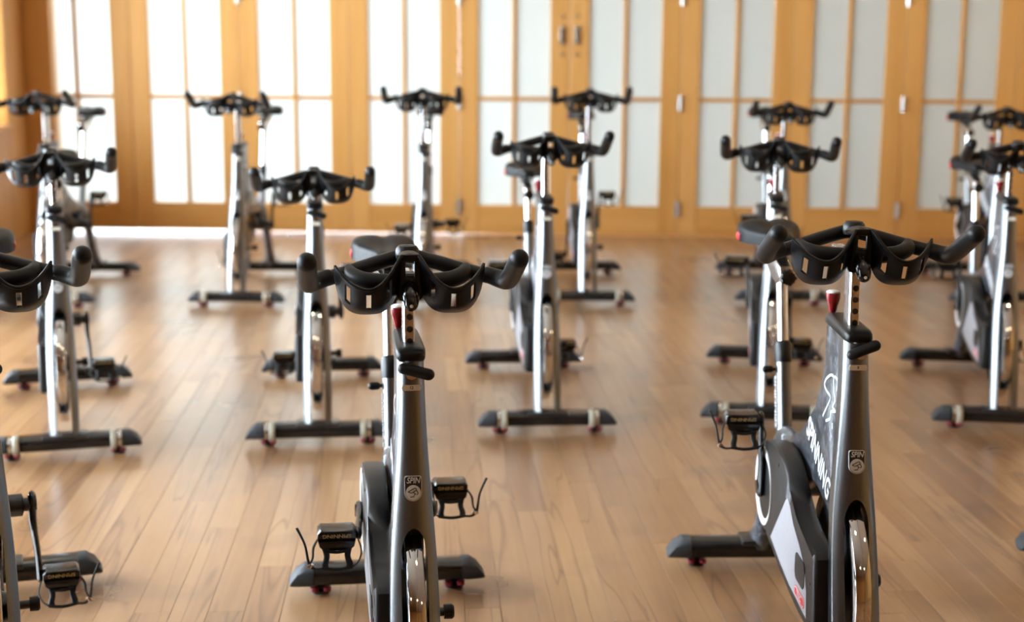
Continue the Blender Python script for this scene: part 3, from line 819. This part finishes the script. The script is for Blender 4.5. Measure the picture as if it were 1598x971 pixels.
o_ = [(BBY + 0.0955 * math.cos(2 * PI * k / n), BBZ + 0.0955 * math.sin(2 * PI * k / n)) for k in range(n)]
i_ = [(BBY - 0.0185 + 0.0745 * math.cos(2 * PI * k / n), BBZ + 0.0745 * math.sin(2 * PI * k / n)) for k in range(n)]
vo = [[bm.verts.new((x, a, b_)) for a, b_ in o_] for x in (xd - 0.0012, xd + 0.002)]
vi = [[bm.verts.new((x, a, b_)) for a, b_ in i_] for x in (xd - 0.0012, xd + 0.002)]
for k in range(n):
    q = (k + 1) % n
    bm.faces.new((vo[0][k], vo[0][q], vi[0][q], vi[0][k])); bm.faces.new((vo[0][k], vo[1][k], vo[1][q], vo[0][q])); bm.faces.new((vi[0][k], vi[0][q], vi[1][q], vi[1][k]))
part('ring_decal', 'white_ring', finish(bm, 'white_ring', 'white_plastic'), 'static', 'guard', 'white ring around the crank')
part('ring_disc', 'crank_cover', decal('crank_cover', 'black_plastic', i_, 0.0), 'static', 'guard')
part('tri', 'grey_decal', decal('grey_decal', 'grey_print', [(0.478, 0.258), (0.325, 0.398), (0.308, 0.407), (0.285, 0.398), (0.240, 0.368), (0.175, 0.345), (0.120, 0.318), (0.092, 0.270), (0.084, 0.216), (0.26, 0.224), (0.38, 0.240)]), 'static', 'guard', 'pale grey wedge decal')
def rr_(y0, y1, z0, z1, r):
    out = []
    for cy, cz, a0 in ((y1 - r, z1 - r, 0), (y0 + r, z1 - r, 90), (y0 + r, z0 + r, 180), (y1 - r, z0 + r, 270)):
        for k in range(5):
            t = math.radians(a0 + 22.5 * k); out.append((cy + r * math.cos(t), cz + r * math.sin(t)))
    return out
part('vent', 'vent_window', decal('vent_window', 'guard_plastic', rr_(0.112, 0.205, 0.264, 0.324, 0.018), 0.0012), 'static', 'guard')
part('logo', 'logo_plate', decal('logo_plate', 'bright_red', rr_(0.104, 0.201, 0.226, 0.250, 0.0119), 0.0008), 'static', 'guard', 'red outlined oval logo')
part('logo_in', 'logo_field', decal('logo_field', 'white_print', rr_(0.1065, 0.1985, 0.2280, 0.2480, 0.0099), 0.0011), 'static', 'guard')
part('logo_in2', 'logo_field', decal('logo_field', 'bright_red', rr_(0.109, 0.196, 0.2300, 0.2460, 0.0079), 0.0014), 'static', 'guard')
part('logo_text', 'logo_lettering', text_mesh('logo_lettering', 'TRAC', 0.0185, 'white_print', frame((xd - 0.0018, 0.1525, 0.238), (0, -1, 0), (0, 0, 1)), 0.1, 0.0003, 0.0003, 0.86), 'static', 'guard')
for k, (a, b_) in enumerate(((0.065, 0.300), (0.55, 0.452), (0.055, 0.22), (0.42, 0.45))):
    part('screw%d' % k, 'screw', lathe('screw', 'dark_steel', [(0.0, -0.0018), (0.0035, -0.0014), (0.0045, 0.002), (0.0, 0.002)], (GX0, a, b_), 'x', 10), 'static', 'guard')

# ---- rear frame: from plate to seat tube and down to the rear stabiliser
part('rear_frame', 'rear_frame', tube('rear_frame', 'smudged_navy_paint', [(0, 0.50, 0.452), (0, 0.62, 0.446), (0, 0.715, 0.425), (0, 0.80, 0.350), (0, 0.885, 0.225), (0, 0.940, 0.125), (0, 0.980, 0.078)], [0.024, 0.026, 0.030, 0.029, 0.028, 0.031, 0.036], seg=16, flat=(0.85, 1.15)))
part('bb', 'bottom_bracket', lathe('bottom_bracket', 'dark_steel', [(0.0, -0.070), (0.026, -0.070), (0.026, 0.062), (0.016, 0.066), (0.016, 0.080), (0.0, 0.080)], (0, BBY, BBZ), 'x', 20))
bm = bmesh.new()
tube_bm(bm, [(0, BBY, BBZ), (0, 0.62, 0.40), (0, 0.66, 0.45)], 0.026, seg=12)
tube_bm(bm, [(0, 0.35, 0.455), (0, 0.45, 0.40), (0, BBY, BBZ)], 0.018, seg=12)
part('bb_stay', 'lower_stay', finish(bm, 'lower_stay', 'dark_steel'), 'static', 'bb')

# ---- seat tube, post, slider, saddle
SD = Vector((0, 0.06, 0.22)).normalized()
SB = Vector((0, 0.722, 0.395))
def onseat(t, x=0.0): p = SB + SD * t; return (x, p.y, p.z)
part('seat_tube', 'seat_tube', tube('seat_tube', 'grey_metallic_paint', [onseat(0), onseat(0.12), onseat(0.235)], [0.0195, 0.0195, 0.0195], seg=20, flat=(1.0, 1.28), sub=2))
part('seat_collar', 'seat_collar', tube('seat_collar', 'black_plastic', [onseat(0.222), onseat(0.232), onseat(0.268), onseat(0.276)], [0.0205, 0.0215, 0.0215, 0.0175], seg=20, flat=(1.0, 1.28), sub=1), 'static', 'seat_tube')
bm = bmesh.new(); q = onseat(0.205)
tube_bm(bm, [(-0.012, q[1], q[2]), (-0.034, q[1], q[2])], 0.0045, seg=8, sub=1)
tube_bm(bm, [(-0.032, q[1], q[2]), (-0.044, q[1], q[2])], 0.0095, seg=12, sub=1, round_ends=True)
part('pop_pin', 'pop_pin', finish(bm, 'pop_pin', 'black_plastic'), 'static', 'seat_tube')
c_ = onseat(0.125)
part('tube_text', 'tube_lettering', text_mesh('tube_lettering', 'SPINNING', 0.030, 'white_print', frame((-0.0200, c_[1] - 0.002, c_[2]), SD, (0, -SD.z, SD.y) if False else tuple(Vector((0, SD.z, -SD.y)))) , 0.0, 0.0006, 0.0004, 0.95), 'static', 'seat_tube', 'small white SPINNING lettering')
part('seat_post', 'seat_post', tube('seat_post', 'polished_aluminium', [onseat(0.10), onseat(0.30), onseat(0.462)], 0.0145, seg=20, flat=(1.0, 1.3), sub=1), 'seat', label='polished aluminium seat post')
top = Vector(onseat(0.462))      # about (0, .842, .84)
bm = bmesh.new()
prism_bm(bm, [(0.785, 0.822), (0.790, 0.846), (0.845, 0.856), (0.98, 0.868), (1.025, 0.874), (1.03, 0.862), (0.985, 0.838), (0.905, 0.818), (0.865, 0.800), (0.825, 0.796)], 'yz', -0.017, 0.017, 0.006, 3)
part('slider', 'seat_slider', finish(bm, 'seat_slider', 'polished_aluminium'), 'seat')
bm = bmesh.new()
box_bm(bm, -0.011, 0.011, 0.83, 1.00, 0.866, 0.878, 0.003)
for s in (-1, 1): tube_bm(bm, [(s * 0.020, 0.84, 0.874), (s * 0.022, 0.92, 0.872), (s * 0.022, 1.0, 0.878)], 0.0035, seg=8)
part('seat_rails', 'saddle_rails', finish(bm, 'saddle_rails', 'dark_steel'), 'seat', 'slider')
bm = bmesh.new()
n = 30
prof = []
for k in range(n):
    t = 2 * PI * k / n; r_ = 0.0185 + 0.0035 * math.cos(5 * t); prof.append((r_ * math.cos(t), 0.822 + r_ * math.sin(t)))
prism_bm(bm, prof, 'xz', 0.752, 0.776, 0.004, 2)
lathe_bm(bm, [(0.0, 0.770), (0.010, 0.770), (0.010, 0.792), (0.0, 0.792)], (0, 0, 0.822), 'y', 12)
part('clamp_knob', 'clamp_knob', finish(bm, 'clamp_knob', 'black_gloss'), 'seat', 'slider')
secs = []
SAD = [(0.782, 0.010, 0.906, 0.018), (0.788, 0.020, 0.914, 0.026), (0.82, 0.025, 0.921, 0.034), (0.87, 0.031, 0.923, 0.038), (0.92, 0.046, 0.922, 0.042), (0.965, 0.068, 0.926, 0.048), (1.01, 0.080, 0.932, 0.054), (1.045, 0.081, 0.934, 0.054), (1.068, 0.070, 0.930, 0.046), (1.078, 0.048, 0.920, 0.030)]
for y, w, zt, dr in SAD:
    s_ = []
    nn = 22
    for k in range(nn):
        u = -1 + 2 * k / (nn - 1)
        x = w * math.sin(u * PI / 2)
        ch = 0.007 * math.exp(-(x / 0.014) ** 2) * min(1, w / 0.06)
        z = zt - dr * (1 - math.sqrt(max(0, 1 - abs(u) ** 3.0))) - ch
        s_.append((x, y, z))
    for k in range(8):
        u = 1 - 2 * (k + 0.5) / 8
        s_.append((w * 0.82 * u, y, zt - dr * 0.86))
    secs.append(s_)
secs = [[tuple(a) for a in s_] for s_ in secs]
part('saddle', 'saddle', loft('saddle', 'saddle_vinyl', secs, 70), 'seat')
rim = [(x_ * s * 0.97, y - 0.002, z) for s, lst in ((-1, SAD[6:]), (1, SAD[6:][::-1])) for (y, x_, zt, dr) in lst for z in (zt - dr * 0.80,)]
part('red_trim', 'red_trim', tube('red_trim', 'bright_red', rim, 0.0045, seg=8, sub=3, flat=(1.0, 2.2)), 'seat', 'saddle', 'red band round the back of the saddle')

# ---- cranks and pedals
def crank_mesh(x):
    bm = bmesh.new()
    tube_bm(bm, [(x, 0.012, 0), (x, -0.05, 0), (x + math.copysign(0.006, x), -0.12, 0), (x + math.copysign(0.008, x), -0.176, 0)], [0.019, 0.0155, 0.0135, 0.014], seg=14, flat=(0.55, 1.0), round_ends=True)
    lathe_bm(bm, [(0.0, -0.010), (0.014, -0.010), (0.015, 0.010), (0.0, 0.010)], (x, 0, 0), 'x', 16)
    return finish(bm, 'crank', 'black_gloss')
part('crankL', 'crank', crank_mesh(-0.084), 'crankL')
part('crankR', 'crank', crank_mesh(0.084), 'crankR')
for s, g in ((-1, 'pedalL'), (1, 'pedalR')):
    cx = s * 0.139
    bm = bmesh.new()
    # axle stub, upper block with bevelled ends, lower rounded cradle
    lathe_bm(bm, [(0.0, min(s * 0.088, s * 0.104)), (0.007, min(s * 0.088, s * 0.104)), (0.007, max(s * 0.088, s * 0.104)), (0.0, max(s * 0.088, s * 0.104))], (0, 0, 0), 'x', 10)
    prism_bm(bm, [(cx - 0.041, -0.006), (cx - 0.041, 0.012), (cx - 0.034, 0.021), (cx - 0.012, 0.019), (cx + 0.012, 0.019), (cx + 0.034, 0.021), (cx + 0.041, 0.012), (cx + 0.041, -0.006)], 'xz', -0.030, 0.028, 0.003, 2)
    prism_bm(bm, [(cx - 0.040, -0.006), (cx + 0.040, -0.006), (cx + 0.037, -0.022), (cx + 0.028, -0.032), (cx - 0.028, -0.032), (cx - 0.037, -0.022)], 'xz', -0.038, 0.010, 0.004, 2)
    part(g, 'pedal', finish(bm, 'pedal', 'black_gloss'), g)
    bm = bmesh.new()
    for q in (-1, 1):
        tube_bm(bm, [(cx + q * 0.024, -0.036, -0.026), (cx + q * 0.022, -0.044, -0.044), (cx + q * 0.026, -0.052, -0.062), (cx + q * 0.024, -0.056, -0.072)], [0.0055, 0.0045, 0.005, 0.005], seg=8, flat=(1.4, 0.7))
    tube_bm(bm, [(cx - 0.032, -0.056, -0.070), (cx, -0.060, -0.074), (cx + 0.032, -0.056, -0.070)], 0.0048, seg=8, flat=(1.0, 1.0))
    tube_bm(bm, [(cx - 0.026, -0.038, -0.030), (cx, -0.041, -0.034), (cx + 0.026, -0.038, -0.030)], 0.0045, seg=8)
    part(g + 'cage', 'toe_cage', finish(bm, 'toe_cage', 'black_plastic'), g, g)
    o = s
    for nm_, pts_, rad_ in (('strap_end', [(cx + o * 0.030, -0.058, -0.070), (cx + o * 0.046, -0.056, -0.072), (cx + o * 0.058, -0.052, -0.062), (cx + o * 0.062, -0.050, -0.046), (cx + o * 0.068, -0.048, -0.005), (cx + o * 0.084, -0.046, 0.040)], [0.0032, 0.0036, 0.0040, 0.0030, 0.0026, 0.0030]),
                            ('strap', [(cx + o * 0.040, -0.020, -0.004), (cx + o * 0.050, -0.034, -0.022), (cx + o * 0.052, -0.046, -0.046), (cx + o * 0.060, -0.052, -0.062)], [0.0022, 0.0028, 0.0024, 0.0026]),
                            ('strap_loop', [(cx - o * 0.030, -0.056, -0.071), (cx - o * 0.044, -0.048, -0.060), (cx - o * 0.052, -0.036, -0.036), (cx - o * 0.046, -0.022, -0.010)], [0.0028, 0.002, 0.002, 0.002])):
        part(g + nm_, nm_, tube(nm_, 'strap_nylon', pts_, rad_, seg=7), g, g)
    bm = bmesh.new(); tube_bm(bm, [(cx + o * 0.054, -0.054, -0.058), (cx + o * 0.060, -0.054, -0.068)], 0.0055, seg=8, sub=1)
    part(g + 'buckle', 'buckle', finish(bm, 'buckle', 'chrome'), g, g)
    part(g + 'text', 'pedal_lettering', text_mesh('pedal_lettering', 'SPINNING', 0.0135, 'gold_print', frame((cx, -0.0304, 0.006), (-1, 0, 0), (0, 0, -1)), 0.0, 0.0002, 0.0003), g, g)

for sp in SPEC:
    if sp[3] in ('pedalL', 'pedalR'): sp[2].transform(Matrix.Diagonal((0.95, 0.95, 0.80, 1)) if False else Matrix.Diagonal((1, 1, 0.80, 1)))

# everything behind the fork sits a little further back
FRONT_KEYS = ('front', 'wheel', 'fork', 'fly', 'axle', 'dropout', 'lever', 'number', 'badge', 'rear_stab', 'rearcap', 'rearfoot', 'rearred', 'rear_foot')
for sp in SPEC:
    if sp[3] in ('static', 'post', 'bar', 'seat') and not sp[0].startswith(FRONT_KEYS):
        sp[2].transform(Matrix.Translation((0, BACK_SHIFT, 0)))
BBY += BACK_SHIFT

LABEL_MESH = {}
def number_mesh(s):
    if s not in LABEL_MESH:
        LABEL_MESH[s] = text_mesh('number_lettering', s, 0.0075, 'black_print', on_fork(0.761) @ Matrix.Translation((0, 0, 0.0010)), 0.0, 0.0002, 0.0002)
    return LABEL_MESH[s]

def make_bike(x, y, ang, bar_y, bar_z, seat_dz, theta, label, group, number=None, skip=(), lever=0.0):
    root = empty('exercise_bike', (x, y, 0), math.radians(ang))
    root['label'] = label; root['category'] = 'exercise bike'; root['group'] = group
    th = math.radians(theta)
    bb = Vector((0, BBY, BBZ))
    arm_l = Vector((0, -0.172 * math.cos(th), 0.172 * math.sin(th)))
    lv = Matrix.Translation((0, yl, zl))
    G = {'static': None, 'lever': lv @ Matrix.Rotation(math.radians(-lever), 4, 'Y') @ lv.inverted(),
         'post': Matrix.Translation((0, 0, bar_z)),
         'bar': Matrix.Translation((0, bar_y, bar_z)),
         'seat': Matrix.Translation(SD * (seat_dz / SD.z)),
         'crankL': Matrix.Translation(bb) @ Matrix.Rotation(-th, 4, 'X'),
         'crankR': Matrix.Translation(bb) @ Matrix.Rotation(PI - th, 4, 'X'),
         'pedalL': Matrix.Translation(bb + arm_l), 'pedalR': Matrix.Translation(bb - arm_l)}
    made = {}
    for key, name, me, grp, par, lab_ in SPEC:
        if key in skip: continue
        p = made[par] if par else root
        made[key] = put(name, me, p, G[grp] if not par else None, lab_)
    if number:
        put('number_lettering', number_mesh(number), made['number'])
    return root

FRONT, MIDDLE, BACK = 'exercise bikes in the front row', 'exercise bikes in the middle row', 'exercise bikes in the back row by the doors'
BIKES = [
    # x, y, turn, bar_y, bar_z, seat, crank, label, group, number
    (-0.973, 2.617, 19.0, 0.07, 0.990, 0.0, 92, 'front row exercise bike cut by the left frame edge, one bottle pocket and grip showing', FRONT, None),
    (-0.174, 2.595, 8.0, 0.15, 0.985, -0.015, 2, 'front row exercise bike in the centre, head-on, number 12 on its fork', FRONT, '12'),
    (0.698, 2.785, 1.2, 0.15, 1.012, 0.005, 84, 'front row exercise bike on the right showing white SPINNING lettering along its frame', FRONT, '8', ('pedalRstrap_end',), 38.0),
    (1.662, 2.850, 0.5, 0.14, 1.000, 0.0, 30, 'exercise bike beyond the right frame edge, only the tip of its rear foot showing', FRONT, None),
    (-1.51, 4.82, 16.0, 0.01, 1.000, 0.02, 90, 'middle row exercise bike at the far left, behind the bike cut by the edge', MIDDLE, None),
    (-0.676, 4.99, 6.5, 0.01, 0.930, -0.09, -90, 'middle row exercise bike with the lowest handlebar, left behind the number 12 bike', MIDDLE, None),
    (0.130, 5.165, 4.5, 0.01, 1.040, -0.05, 78, 'middle row exercise bike right of the number 12 bike, saddle left of its post', MIDDLE, None),
    (0.950, 5.27, -8.5, 0.01, 1.020, 0.0, 82, 'middle row exercise bike directly behind the saddle of the right front bike', MIDDLE, None),
    (1.800, 5.24, -8.0, 0.01, 1.015, -0.02, 80, 'middle row exercise bike at the right frame edge with a red resistance knob', MIDDLE, None),
    (-2.43, 7.55, 1.0, 0.01, 1.075, 0.05, -88, 'back row exercise bike at the far left beside the corner jamb', BACK, None),
    (-1.445, 7.60, -1.0, 0.01, 1.072, 0.06, -90, 'back row exercise bike between the far left pair and the number 12 bike', BACK, None),
    (-0.468, 7.65, 1.0, 0.01, 1.100, 0.06, 2, 'back row exercise bike with pedals level, partly hidden by the number 12 bike', BACK, None),
    (0.400, 7.69, 0.0, 0.01, 1.100, 0.04, -88, 'back row exercise bike below the pull plates of the doors', BACK, None),
    (1.440, 7.74, -2.0, 0.01, 1.035, 0.06, 20, 'back row exercise bike whose handlebar shows just above the bar behind the right front bike', BACK, None),
    (2.590, 7.75, -4.0, 0.01, 1.015, 0.04, 60, 'back row exercise bike at the far right, cut by the frame edge', BACK, None),
]
for b_ in BIKES: make_bike(*b_)
